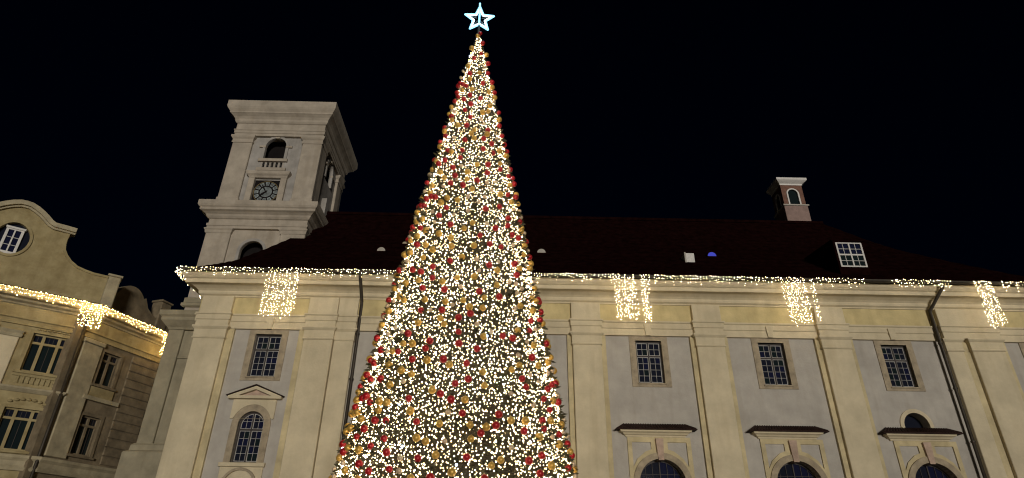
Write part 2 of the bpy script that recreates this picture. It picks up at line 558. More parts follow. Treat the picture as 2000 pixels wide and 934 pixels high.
for u in WINS:
    MB().add([(u - 0.10, -0.18, 10.80), (u + 0.10, -0.18, 10.80), (u + 0.17, -0.24, 11.30), (u - 0.17, -0.24, 11.30),
              (u - 0.10, 0, 10.80), (u + 0.10, 0, 10.80), (u + 0.17, 0, 11.30), (u - 0.17, 0, 11.30)],
             [(0, 1, 2, 3), (1, 5, 6, 2), (4, 0, 3, 7), (3, 2, 6, 7), (4, 5, 1, 0)]).build('keystone', 'cream', church)

# pediment over the arched window
pd = MB().plate([(-11.50, 6.95), (-9.72, 6.95), (-9.72, 7.78), (-11.50, 7.78)], [arched(AC, AW + 0.56, 6.0, AZ0 + AH - AW / 2, 18)[1:] and
     [(AC - AW / 2 - 0.272, 6.955)] + [(AC + AW / 2 + 0.272, 6.955)] + [p for p in arc(AC, AZ0 + AH - AW / 2, AW / 2 + 0.272, 0, 180, 18) if p[1] > 6.96]], -0.07, 0.01)
pdo = pd.build('pediment', 'cream', church)
pp = MB()
pp.plate([(-11.70, 7.74), (-9.50, 7.74), (-9.50, 7.84), (-10.60, 8.26), (-11.70, 7.84)], [[(-11.28, 7.86), (-9.92, 7.86), (-10.60, 8.12)]], -0.26, 0.01)
pp.build('raking_cornice', 'cream', pdo)
MB().plate([(-11.28, 7.86), (-9.92, 7.86), (-10.60, 8.12)], [], -0.10, 0.0).build('tympanum', 'stone2', pdo)
for s in (-1, 1):
    MB().add([(AC + s * 1.16, -0.32, 7.835), (AC, -0.32, 8.285), (AC, -0.32, 8.32), (AC + s * 1.16, -0.32, 7.865),
              (AC + s * 1.16, 0.0, 7.835), (AC, 0.0, 8.285), (AC, 0.0, 8.36), (AC + s * 1.16, 0.0, 7.90)],
             [(0, 1, 2, 3), (3, 2, 6, 7), (0, 4, 5, 1), (0, 3, 7, 4)]).build('flashing', 'hood', pdo)
ap = MB().bbox(-11.52, -9.70, -0.16, 0.01, 5.08, 5.235).build('apron', 'cream', church)
MB().bbox(-11.46, -9.76, -0.07, 0.01, 4.2, 5.078).build('apron_panel', 'cream', ap)
MB().plate(arc(AC, 4.35, 0.70, 20, 160, 14) + arc(AC, 4.35, 0.60, 160, 20, 14), [], -0.16, -0.06).build('segmental_hood', 'stone', ap)

# portals: tiled hood, moulding, panelled block, arched stone ring, door with glazed head
def portal(u, hood_l, hood_r, key=True):
    p = MB().plate(rect(u - 1.30, u + 1.30, 0.3, 6.46), [
        rect(u - 1.12, u - 0.38, 5.88, 6.26) if False else [(u - 1.12, 5.30), (u - 0.93, 5.62), (u - 0.58, 5.90), (u - 0.34, 5.98), (u - 0.34, 6.26), (u - 1.12, 6.26)],
        [(u + 0.34, 6.26), (u + 0.34, 5.98), (u + 0.58, 5.90), (u + 0.93, 5.62), (u + 1.12, 5.30), (u + 1.12, 6.26)],
        [(u - 1.175, 0.31), (u + 1.175, 0.31)] + arc(u, 4.68, 1.175, 0, 180, 24)], -0.06, 0.01).build('portal', 'strip', church)
    ring = [(u + 0.93, 0.3), (u + 1.17, 0.3)] + arc(u, 4.68, 1.17, 0, 180, 24) + [(u - 1.17, 0.3), (u - 0.93, 0.3)] + arc(u, 4.68, 0.93, 180, 0, 24)[:-1]
    MB().plate(ring, [], -0.12, 0.30).build('arch_ring', 'stone', p)
    if key:
        MB().add([(u - 0.11, -0.17, 5.55), (u + 0.11, -0.17, 5.55), (u + 0.16, -0.17, 6.40), (u - 0.16, -0.17, 6.40),
                  (u - 0.11, 0.2, 5.55), (u + 0.11, 0.2, 5.55), (u + 0.16, 0.0, 6.40), (u - 0.16, 0.0, 6.40)],
                 [(0, 1, 2, 3), (1, 5, 6, 2), (4, 0, 3, 7), (3, 2, 6, 7), (4, 5, 1, 0)]).build('keystone', 'stone2', p)
    MB().sweep([(hood_l + 0.30, 0.0), (hood_l + 0.30, -0.16), (hood_r - 0.30, -0.16), (hood_r - 0.30, 0.0)],
               [(-0.15, 6.462), (-0.08, 6.462), (-0.06, 6.52), (0.0, 6.54), (0.05, 6.60), (0.14, 6.64), (0.16, 6.70), (-0.15, 6.70)]).build('moulding', 'cream', p)
    h = MB()
    l, r = hood_l - 0.05, hood_r + 0.05
    h.add([(l, -0.44, 6.702), (r, -0.44, 6.702), (r, 0.0, 6.702), (l, 0.0, 6.702), (l, -0.44, 6.74), (r, -0.44, 6.74), (r, 0.0, 6.74), (l, 0.0, 6.74),
           (l + 0.35, -0.04, 6.98), (r - 0.35, -0.04, 6.98), (r - 0.35, 0.0, 6.98), (l + 0.35, 0.0, 6.98)],
          [(0, 3, 2, 1), (0, 1, 5, 4), (1, 2, 6, 5), (3, 0, 4, 7), (4, 5, 9, 8), (5, 6, 10, 9), (7, 4, 8, 11), (8, 9, 10, 11)])
    n = 26
    for i in range(n):            # roll tiles
        t = (i + 0.5) / n
        h.tube([(l + (r - l) * t, -0.45, 6.748), (l + 0.35 + (r - l - 0.7) * t, -0.045, 6.985)], 0.03, 5)
    h.build('hood', 'hood', p)
    # door leaves and the glazed fanlight, set back in the arch
    d = MB().box(u - 0.93, u + 0.93, 0.30, 0.36, 0.2, 3.9)
    for s in (-1, 1):
        for z0, z1 in ((0.5, 1.7), (1.9, 3.6)):
            d.bbox(u + s * 0.47 - 0.33, u + s * 0.47 + 0.33, 0.27, 0.31, z0, z1, 0.03)
    d.build('door', 'wood', p)
    f = MB().plate([(u - 0.93, 3.9), (u + 0.93, 3.9)] + arc(u, 4.68, 0.93, 0, 180, 24), [
        [(u - 0.86, 3.98), (u - 0.02, 3.98)] + [q for q in arc(u, 4.68, 0.86, 91.4, 180, 12)],
        [(u + 0.02, 3.98), (u + 0.86, 3.98)] + [q for q in arc(u, 4.68, 0.86, 0, 88.6, 12)]], 0.28, 0.34)
    for i in range(1, 4):
        f.box(u - 0.86, u + 0.86, 0.295, 0.325, 3.98 + i * 0.36 - 0.009, 3.98 + i * 0.36 + 0.009)
    for x in (-0.58, -0.30, 0.30, 0.58):
        f.box(u + x - 0.009, u + x + 0.009, 0.292, 0.322, 3.98, 4.68 + math.sqrt(0.86 ** 2 - x * x))
    f.build('fanlight', 'wood', p)
    for s, gm in ((-1, 'glass'), (1, 'glassblue')):
        q = arc(u, 4.68, 0.87, 0, 89, 12) if s > 0 else arc(u, 4.68, 0.87, 91, 180, 12)
        q = ([(u + 0.01, 3.97), (u + 0.87, 3.97)] if s > 0 else [(u - 0.87, 3.97), (u - 0.01, 3.97)][::1]) + q
        MB().plate(q, [], 0.326, 0.336).build('pane', gm, p)
    return p
portal(PORTALS[0], 4.38, 7.60)
portal(PORTALS[1], 9.86, 13.02)
portal(PORTALS[2], 15.34, 18.55)
lun = MB().plate(arc(17.05, 7.08, 0.70, 0, 360, 28)[:-1], [arc(17.05, 7.08, 0.54, 0, 360, 28)[:-1]], -0.05, 0.02).build('lunette', 'cream', church)
MB().plate(arc(17.05, 7.08, 0.58, 0, 360, 28)[:-1], [], 0.42, 0.48).build('pane', 'glass', lun)

# roof: rings of the flared hip roof
PROF = [(-1.02, 13.20), (-0.60, 13.50), (0.5, 14.18), (1.73, 15.0), (3.34, 16.39), (5.35, 18.22), (6.4, 19.36), (8.25, 21.62)]
def rooftop(d):
    for (a, za), (b, zb) in zip(PROF, PROF[1:]):
        if a <= d <= b:
            return za + (zb - za) * (d - a) / (b - a)
    return PROF[-1][1]
def roof_u(d):
    return -14.55 + (d + 1.02) * (2.75 / 9.27), 27.9 - (d + 1.02) * (7.6 / 9.27)
rb = MB()
NX = 1
vs, fs = [], []
fine = []
for (a, za), (b, zb) in zip(PROF, PROF[1:]):
    for k in range(6):
        t = k / 6
        fine.append((a + (b - a) * t, za + (zb - za) * t + (0.035 if k % 2 == 0 else 0.0)))
fine.append(PROF[-1])
for d, z in fine:
    l, r = roof_u(d)
    vs += [(l, d, z), (r, d, z), (r, DEP - d, z), (l, DEP - d, z)]
for i in range(len(fine) - 1):
    for k in range(4):
        fs.append((i * 4 + k, i * 4 + (k + 1) % 4, i * 4 + 4 + (k + 1) % 4, i * 4 + 4 + k))
rb.add(vs, fs)
roof = rb.build('roof', 'roof', church)
MB().box(-11.85, 20.3, 8.14, 8.36, 21.55, 21.74).build('ridge_tiles', 'roof', roof)
gt = MB().sweep([(-14.60, 7.0), (-14.60, -1.06), (27.95, -1.06), (27.95, 7)], [(0.0, 13.185), (0.05, 13.13), (0.12, 13.13), (0.17, 13.19), (0.17, 13.25), (0.15, 13.25), (0.13, 13.19), (0.09, 13.16), (0.05, 13.18), (0.02, 13.24), (0.0, 13.24)])
gt.build('gutter', 'pipe', church)
# small vents in the roof
def half_vent(u, d, w, m, name='roof_vent'):
    z = rooftop(d) - 0.02
    v = MB().plate([(u - w / 2 - 0.05, z - 0.1)] + [(u + w / 2 + 0.05, z - 0.1)] + arc(u, z, w / 2 + 0.05, 0, 180, 10), [], d - 0.12, d + 0.9).build(name, 'roof', church)
    MB().plate([(u - w / 2, z)] + [(u + w / 2, z)] + arc(u, z, w / 2, 4, 176, 10), [], d - 0.14, d - 0.1).build('vent_face', m, v)
half_vent(-6.95, 3.55, 0.44, 'plaster')
half_vent(-5.95, 4.75, 0.26, 'stone')
half_vent(1.66, 3.75, 0.46, 'plaster')
half_vent(10.95, 3.75, 0.46, 'e_blue')
zb = rooftop(3.0)
hb = MB().box(9.22, 9.66, 2.75, 3.4, zb - 0.35, zb + 0.34).build('roof_hatch', 'white', church)
MB().box(9.14, 9.219, 2.72, 3.42, zb - 0.3, zb + 0.38).build('hatch_flange', 'plaster', hb)
# dormer with the white sixteen-pane window
dn = MB()
dn.plate([(16.20, 14.4), (17.72, 14.4), (17.72, 16.40), (16.20, 16.40)], [rect(16.30, 17.62, 14.95, 16.31)], 1.04, 1.12)
dn.box(16.20, 16.28, 1.12, 3.2, 14.4, 16.40)
dn.box(17.64, 17.72, 1.12, 3.2, 14.4, 16.40)
dn.add([(16.12, 0.99, 16.402), (17.80, 0.99, 16.402), (17.80, 3.9, 16.75), (16.12, 3.9, 16.75), (16.12, 0.99, 16.46), (17.80, 0.99, 16.46), (17.80, 3.9, 16.84), (16.12, 3.9, 16.84)],
       [(0, 3, 2, 1), (4, 5, 6, 7), (0, 1, 5, 4), (1, 2, 6, 5), (2, 3, 7, 6), (3, 0, 4, 7)])
dorm = dn.build('dormer', 'roof', church)
fr = MB().plate(rect(16.30, 17.62, 14.95, 16.31), [rect(16.38, 16.925, 15.02, 15.59), rect(16.995, 17.54, 15.02, 15.59), rect(16.38, 16.925, 15.67, 16.25), rect(16.995, 17.54, 15.67, 16.25)], 1.0, 1.07)
for x in (16.6525, 17.2675):
    fr.box(x - 0.012, x + 0.012, 1.02, 1.06, 15.02, 16.25)
for z in (15.305, 15.96):
    fr.box(16.38, 17.54, 1.025, 1.055, z - 0.012, z + 0.012)
fro = fr.build('dormer_window', 'white', dorm)
for i, x in enumerate((16.516, 16.789, 17.131, 17.404)):
    for j, z in enumerate((15.16, 15.45, 15.815, 16.105)):
        pane(dorm, 0.25, 0.265, x, 1.05, z, 'glassteal' if j < 2 else 'glassblue')
# brick roof turret with arched windows on the ridge
TU, TD = 18.84, 9.02
tb = MB().bbox(TU - 0.78, TU + 0.78, TD - 0.78, TD + 0.78, 20.0, 22.95, 0.02).build('roof_turret', 'turretbase', church)
body = MB()
ho = arched(TU, 0.66, 23.080, 23.910, 14)
body.plate(rect(TU - 0.72, TU + 0.72, 22.980, 24.660), [ho], TD - 0.72, TD - 0.60)
MB().plate(rect(TU - 0.72, TU + 0.72, 22.980, 24.660), [], TD + 0.6, TD + 0.72).build('brick_wall', 'brick', tb)
body.build('brick_wall', 'brick', tb)
for sx in (-1, 1):
    side = MB()
    ln = MB().plate(rect(-0.598, 0.598, 22.980, 24.660), [arched(0, 0.56, 23.080, 23.910, 14)], 0, 0.12)
    side.add([(TU + sx * (0.72 - v[1]), TD + v[0] * sx * -1 * -1, v[2]) for v in ln.v], ln.f)
    side.build('brick_wall', 'brick', tb)
for k in range(4):
    w_ = 0.66 if k in (0, 2) else 0.56
    fr_ = [(w_ / 2, 23.020), (w_ / 2 + 0.09, 23.020)] + arc(0, 23.910, w_ / 2 + 0.09, 0, 180, 14) + [(-w_ / 2 - 0.09, 23.020), (-w_ / 2, 23.020)] + arc(0, 23.910, w_ / 2, 180, 0, 14)[:-1]
    if k in (0, 3):
        o_ = MB().plate(fr_, [], -0.76, -0.66).build('arch_frame', 'white', tb, (TU, TD, 0), R(-90) if k == 3 else 0)
        MB().plate(arched(0, w_, 23.020, 23.910, 14), [], -0.64, -0.62).build('pane', 'glassteal' if k == 0 else 'glass', tb, (TU, TD, 0), R(-90) if k == 3 else 0)
MB().sweep([(TU + 0.78, TD + 0.78), (TU - 0.78, TD + 0.78), (TU - 0.78, TD - 0.78), (TU + 0.78, TD - 0.78), (TU + 0.78, TD + 0.78)][1:] + [(TU - 0.78, TD + 0.78)], [(-0.1, 22.920), (0.07, 22.940), (0.07, 23.030), (-0.1, 23.030)]).build('sill_band', 'plaster', tb)
MB().sweep([(TU - 0.72, TD + 0.72), (TU - 0.72, TD - 0.72), (TU + 0.72, TD - 0.72), (TU + 0.72, TD + 0.72)],
           [(-0.1, 24.580), (0.03, 24.580), (0.05, 24.680), (0.2, 24.780), (0.30, 24.860), (0.30, 25.020), (-0.1, 25.020)]).build('turret_cornice', 'white', tb)
MB().add([(TU - 1, TD - 1, 25.022), (TU + 1, TD - 1, 25.022), (TU + 1, TD + 1, 25.022), (TU - 1, TD + 1, 25.022), (TU, TD, 25.660)], [(0, 1, 4), (1, 2, 4), (2, 3, 4), (3, 0, 4), (3, 2, 1, 0)]).build('turret_roof', 'roof', tb)

# rainwater pipes
def downpipe(u, dp, bend=0.0):
    b = MB()
    b.tube([(u + bend, -1.12, 13.15), (u + bend, -1.10, 12.98), (u, dp - 0.08, 12.15), (u, dp - 0.06, 12.0), (u, dp - 0.06, 0.1)], 0.075, 10)
    o = b.build('downpipe', 'pipe', church, smooth=True)
    for z in (2, 4.2, 6.4, 8.6, 10.6):
        MB().tube([(u, dp - 0.06, z), (u, dp - 0.06, z + 0.06)], 0.098, 10).build('bracket', 'pipe', o)
    return o
downpipe(-6.72, -0.12)
downpipe(19.02, -0.2, 0.32)

# ------------------------------------------------------------------ the clock tower
TCU, TCD, TW = -14.71, 8.20, 2.79          # centre in the church's frame, half width
ca, sa = math.cos(A), math.sin(A)
tower = empty('clock_tower', (TCU * ca - TCD * sa, 26 + TCU * sa + TCD * ca, 0), A,
              label='square stone bell tower with clock rising beside the church roof', cat='tower')
def sq(h):
    return [(-h, h), (-h, -h), (h, -h), (h, h)]
Y0 = -TW
# belfry stage: four walls with arched openings
op = arched(-0.08, 1.26, 23.90, 24.84, 16)
for k in range(4):
    hs = [op]
    if k == 0:
        hs.append(rect(-0.86, 0.70, 20.55, 22.32))
        for i in range(5):
            hs.append(rect(-0.70 + i * 0.27, -0.56 + i * 0.27, 23.22, 23.66))
    wl = MB().plate(rect(-TW + 0.17, TW - 0.17, 20.2, 27.0), hs, -TW + 0.17, -TW + 0.33)
    wl.build('belfry_wall', 'towerwall', tower, rz=R(90 * k))
    sr = [(0.55, 23.9), (0.72, 23.9)] + arc(-0.08, 24.84, 0.80, 0, 180, 16) + [(-0.88, 23.9), (-0.71, 23.9)] + arc(-0.08, 24.84, 0.635, 180, 0, 16)[:-1]
    MB().plate(sr, [], -TW + 0.09, -TW + 0.2).build('arch_surround', 'towerwall', tower, rz=R(90 * k))
    MB().add([(-0.19, -TW + 0.04, 25.42), (0.03, -TW + 0.04, 25.42), (0.08, -TW + 0.04, 25.53), (-0.24, -TW + 0.04, 25.53),
              (-0.19, -TW + 0.3, 25.42), (0.03, -TW + 0.3, 25.42), (0.08, -TW + 0.3, 25.53), (-0.24, -TW + 0.3, 25.53)],
             [(0, 1, 2, 3), (1, 5, 6, 2), (4, 0, 3, 7), (3, 2, 6, 7), (4, 5, 1, 0)]).build('keystone', 'tower', tower, rz=R(90 * k))
    for s in (-1, 1):
        x0, x1 = (-TW, -TW + 1.22) if s < 0 else (TW - 1.22, TW)
        if k in (1, 3):
            x0, x1 = (x0 + 0.002, x1) if s < 0 else (x0, x1 - 0.002)
        p = MB().bbox(x0, x1, -TW, -TW + 0.4, 20.3, 25.1, 0.03).build('pilaster', 'tower', tower, rz=R(90 * k))
        MB().sweep([(x0, -TW + 0.3), (x0, -TW), (x1, -TW), (x1, -TW + 0.3)] if True else [], [(-0.05, 25.0), (0.04, 25.0), (0.06, 25.08), (0.03, 25.12), (0.03, 25.28), (0.10, 25.36), (0.14, 25.44), (0.14, 25.54), (-0.05, 25.54)]).build('capital', 'tower', p)
        MB().bbox(x0 - 0.05, x1 + 0.05, -TW - 0.05, -TW + 0.3, 20.3, 20.95, 0.03).build('pedestal', 'tower', p)
    for s in (-1, 1):
        MB().bbox(s * 0.82 - 0.08 - 0.2, s * 0.82 - 0.08 + 0.2, -TW + 0.06, -TW + 0.3, 24.74, 24.88).build('impost', 'tower', tower, rz=R(90 * k))
# dark chamber behind the openings
MB().box(-TW + 0.62, TW - 0.62, -TW + 0.9, TW - 0.62, 20.3, 26.5).build('belfry_core', 'void', tower)
for i in range(6):
    x = -0.765 + i * 0.27
    MB().lathe([(0.05, 0), (0.07, 0.03), (0.04, 0.08), (0.075, 0.2), (0.045, 0.34), (0.07, 0.41), (0.05, 0.44)], (x, -TW + 0.22, 23.22), 10).build('baluster', 'tower', tower, smooth=True)
MB().bbox(-0.98, 0.82, -TW + 0.02, -TW + 0.3, 23.67, 23.88).build('balustrade_rail', 'tower', tower)
MB().bbox(-0.98, 0.82, -TW + 0.03, -TW + 0.3, 22.98, 23.21).build('balustrade_base', 'tower', tower)
# clock
MB().sweep([(-1.22, -TW + 0.3), (-1.22, -TW + 0.0), (1.06, -TW + 0.0), (1.06, -TW + 0.3)], [(-0.1, 22.40), (0.0, 22.42), (0.05, 22.52), (0.16, 22.62), (0.2, 22.74), (0.2, 22.80), (-0.1, 22.86)]).build('clock_hood', 'tower', tower)
for x0, x1 in ((-1.22, -0.862), (0.702, 1.06)):
    MB().bbox(x0, x1, -TW - 0.01, -TW + 0.3, 20.4, 22.41).build('clock_jamb', 'tower', tower)
ck = MB().box(-0.86, 0.70, -TW + 0.2, -TW + 0.24, 20.55, 22.32).build('clock', 'void', tower)
cx, cz = -0.08, 21.50
def yring(r0, r1, y0, y1, n=28):
    return MB().plate(arc(cx, cz, r1, 0, 360, n)[:-1], [arc(cx, cz, r0, 0, 360, n)[:-1]], y0, y1)
MB().plate(arc(cx, cz, 0.36, 0, 360, 24)[:-1], [], -TW + 0.17, -TW + 0.19).build('dial_centre', 'dial', ck)
yring(0.73, 0.76, -TW + 0.165, -TW + 0.19).build('dial_rim', 'gilt', ck)
for h in range(12):
    a0 = 90 - h * 30
    seg = arc(cx, cz, 0.70, a0 + 10.5, a0 - 10.5, 4) + arc(cx, cz, 0.45, a0 - 10.5, a0 + 10.5, 4)
    MB().plate(seg[::-1], [], -TW + 0.172, -TW + 0.188).build('dial_segment', 'dial', ck)
    nm = MB()
    for j in ((-4, 4), (-5, 0, 5), (-3, 3))[h % 3]:
        a = R(a0 + j)
        p0 = Vector((cx + 0.52 * math.cos(a), -TW + 0.166, cz + 0.52 * math.sin(a)))
        p1 = Vector((cx + 0.64 * math.cos(a), -TW + 0.166, cz + 0.64 * math.sin(a)))
        nm.tube([p0, p1], 0.012, 5)
    nm.build('numeral', 'wood', ck)
def hand(ang, ln, w, y):
    a = R(ang)
    dx, dz = math.cos(a), math.sin(a)
    pts = [(cx - dz * w * 0.4 - dx * 0.12, cz + dx * w * 0.4 - dz * 0.12), (cx + dz * w * 0.4 - dx * 0.12, cz - dx * w * 0.4 - dz * 0.12),
           (cx + dz * w + dx * ln * 0.6, cz - dx * w + dz * ln * 0.6), (cx + dx * ln, cz + dz * ln), (cx - dz * w + dx * ln * 0.6, cz + dx * w + dz * ln * 0.6)]
    MB().plate(pts, [], y - 0.012, y).build('clock_hand', 'void', ck)
hand(122, 0.66, 0.05, -TW + 0.155)
hand(222, 0.46, 0.07, -TW + 0.142)
# top entablature and cornice
MB().sweep(sq(TW) + [(-TW, TW)], [(-0.6, 25.542), (0.02, 25.542), (0.02, 25.72), (0.06, 25.74), (0.06, 25.92), (0.10, 25.95), (0.10, 26.0), (0.01, 26.02), (0.01, 26.48), (0.08, 26.52), (0.14, 26.62), (0.16, 26.76),
                   (0.26, 26.90), (0.40, 27.02), (0.46, 27.06), (0.46, 27.14), (0.58, 27.30), (0.64, 27.42), (0.645, 27.50), (0.645, 27.88), (-0.6, 27.88)]).build('top_cornice', 'tower', tower)
MB().add([(-3.4, -3.4, 27.884), (3.4, -3.4, 27.884), (3.4, 3.4, 27.884), (-3.4, 3.4, 27.884), (0, 0, 29.9)], [(0, 1, 4), (1, 2, 4), (2, 3, 4), (3, 0, 4), (3, 2, 1, 0)]).build('tower_roof', 'slate', tower)
# middle stage
T2 = TW + 0.06
for k in range(4):
    hs = [arched(-0.05, 1.30, 15.4, 17.42, 16)] if k == 0 else []
    MB().plate(rect(-T2 + 0.15, T2 - 0.15, 13.2, 20.2), hs, -T2 + 0.15, -T2 + 0.33).build('shaft_wall', 'tower', tower, rz=R(90 * k))
    for s in (-1, 1):
        x0, x1 = (-T2, -T2 + 1.42) if s < 0 else (T2 - 1.42, T2)
        if k in (1, 3):
            x0, x1 = (x0 + 0.002, x1) if s < 0 else (x0, x1 - 0.002)
        p = MB().bbox(x0, x1, -T2, -T2 + 0.4, 13.2, 18.6, 0.03).build('pilaster', 'tower', tower, rz=R(90 * k))
        MB().sweep([(x0, -T2 + 0.3), (x0, -T2), (x1, -T2), (x1, -T2 + 0.3)], [(-0.05, 18.5), (0.03, 18.5), (0.05, 18.56), (0.07, 18.68), (0.12, 18.74), (0.12, 18.80), (-0.05, 18.80)]).build('capital', 'tower', p)
MB().plate([(0.6, 15.4), (0.78, 15.4)] + arc(-0.05, 17.42, 0.83, 0, 180, 16) + [(-0.88, 15.4), (-0.70, 15.4)] + arc(-0.05, 17.42, 0.655, 180, 0, 16)[:-1], [], -T2 + 0.09, -T2 + 0.2).build('arch_surround', 'towerwall', tower)
MB().box(-T2 + 0.65, T2 - 0.65, -T2 + 0.85, T2 - 0.65, 13.3, 20.0).build('shaft_core', 'void', tower)
MB().sweep(sq(T2) + [(-T2, T2)], [(-0.6, 18.802), (0.03, 18.802), (0.03, 18.96), (0.07, 18.98), (0.07, 19.12), (0.0, 19.14), (0.0, 19.42), (0.08, 19.46), (0.16, 19.56), (0.20, 19.66), (0.34, 19.76), (0.48, 19.82),
                   (0.48, 19.96), (0.55, 20.02), (0.60, 20.12), (0.60, 20.40), (0.3, 20.44), (-0.6, 20.50)]).build('middle_cornice', 'tower', tower)
# base stage, stepping out below the church eaves
T3 = TW + 0.38
MB().sweep(sq(T3 - 0.25) + [(-T3 + 0.25, T3 - 0.25)], [(-0.5, 13.9), (0.02, 13.9), (0.10, 13.96), (0.10, 14.10), (0.02, 14.16), (0.02, 14.42), (-0.1, 14.5), (-0.5, 14.5)]).build('shaft_plinth', 'towerlow', tower)
MB().sweep(sq(T3) + [(-T3, T3)], [(-0.6, 12.52), (0.02, 12.52), (0.06, 12.62), (0.16, 12.72), (0.30, 12.88), (0.36, 12.94), (0.36, 13.10), (0.46, 13.20), (0.48, 13.44), (-0.6, 13.60)]).build('base_cornice', 'towerlow', tower)
for k in range(4):
    MB().plate(rect(-T3 + 0.16, T3 - 0.16, 0.2, 12.6), [], -T3 + 0.16, -T3 + 0.6).build('base_wall', 'towerlow', tower, rz=R(90 * k))
    for s in (-1, 1):
        x0, x1 = (-T3, -T3 + 0.78) if s < 0 else (T3 - 0.78, T3)
        if k in (1, 3):
            x0, x1 = (x0 + 0.002, x1) if s < 0 else (x0, x1 - 0.002)
        p = MB().bbox(x0, x1, -T3, -T3 + 0.4, 6.3, 12.51, 0.03).build('pilaster', 'towerlow', tower, rz=R(90 * k))
    MB().bbox(-T3 + 0.785, T3 - 0.785, -T3 + 0.08, -T3 + 0.3, 11.0, 11.16).build('string_course', 'towerlow', tower, rz=R(90 * k))
MB().sweep(sq(T3) + [(-T3, T3)], [(-0.5, 0.0), (0.34, 0.0), (0.34, 6.30), (0.30, 6.36), (0.16, 6.42), (0.14, 6.66), (0.05, 6.76), (-0.5, 6.80)]).build('base_plinth', 'towerlow', tower)
# scroll bracket leaning on the tower's flank above the nave roof
sc = [(-0.6, 20.46), (0.75, 20.46), (0.62, 20.75), (0.35, 21.15), (0.10, 21.75), (-0.05, 22.35), (-0.25, 22.6), (-0.5, 22.45)]
MB().plate(sc, [], -TW - 0.16, -TW + 0.2).build('scroll', 'towerwall', tower, rz=R(90))

# ------------------------------------------------------------------ the town hall on the other side of the lane
AZ1, AZ2 = R(36.72), R(72.06)
hall = empty('town_hall', (-20.54, 28.72, 0), AZ1, label='ochre baroque town hall with curved gable and tall mullioned windows', cat='building')
BR = AZ2 - AZ1
W1 = 0.7                                    # wall face behind the cornice edge
cb, sb = math.cos(BR), math.sin(BR)
def f2(x, y):                               # point on the second front -> hall frame
    return (x * cb - y * sb, x * sb + y * cb)
JX = W1 * math.tan(BR / 2)                  # corner of the two wall faces: x on front 1 = -JX' (mitre)
jx1 = -W1 * math.tan(BR / 2)
HW = 10.5                                   # hall front continues out of the picture
ww = [(-1.39, 9.48, 1.52, 1.80), (-1.39, 6.03, 1.52, 1.78), (-7.4, 9.48, 1.52, 1.80), (-7.4, 6.03, 1.52, 1.78), (-4.4, 9.48, 1.52, 1.80), (-4.4, 6.03, 1.52, 1.78)]
hw1 = MB().plate(rect(-HW, jx1 + 0.0, 0, 12.6), [rect(u - w / 2, u + w / 2, z, z + h) for u, z, w, h in ww], W1, W1 + 0.5)
hw1.build('wall', 'ochre', hall)
ww2 = [(2.08, 9.54, 1.0, 1.62), (2.05, 6.2, 1.05, 1.80)]
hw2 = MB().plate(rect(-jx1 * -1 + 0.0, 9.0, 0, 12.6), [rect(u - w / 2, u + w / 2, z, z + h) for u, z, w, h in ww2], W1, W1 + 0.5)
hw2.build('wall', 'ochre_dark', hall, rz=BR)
e2 = f2(9.4, 0)
HP = [(-HW, 0.0), (0.0, 0.0), e2]
HPW = [(-HW, W1), (jx1, W1), f2(9.4, W1)]
MB().sweep(HPW, [(-0.2, 11.55), (0.10, 11.55), (0.10, 11.66), (0.05, 11.68), (0.05, 11.80), (0.12, 11.84), (0.12, 11.9), (0.02, 11.92), (0.02, 12.48), (-0.2, 12.48)]).build('frieze', 'ochre', hall)
MB().sweep(HPW, [(-0.2, 12.482), (0.08, 12.482), (0.14, 12.56), (0.30, 12.62), (0.36, 12.70), (0.56, 12.74), (0.60, 12.78), (0.64, 12.92), (0.70, 13.0), (0.70, 13.06), (-0.2, 13.20)]).build('cornice', 'ochre_trim', hall)
MB().sweep(HPW, [(0.62, 13.08), (0.72, 13.065), (0.74, 13.10), (0.0, 13.24), (-0.4, 13.26), (-0.4, 13.21)]).build('cornice_flashing', 'slate', hall)
MB().sweep(HPW, [(-0.2, 5.2), (0.16, 5.2), (0.20, 5.3), (0.12, 5.42), (0.12, 5.6), (0.22, 5.72), (0.22, 5.84), (-0.2, 5.92)]).build('belt_course', 'ochre_trim', hall)
MB().box(-HW, -HW + 0.5, W1 + 0.5, 12, 0, 13).build('wall', 'ochre', hall)

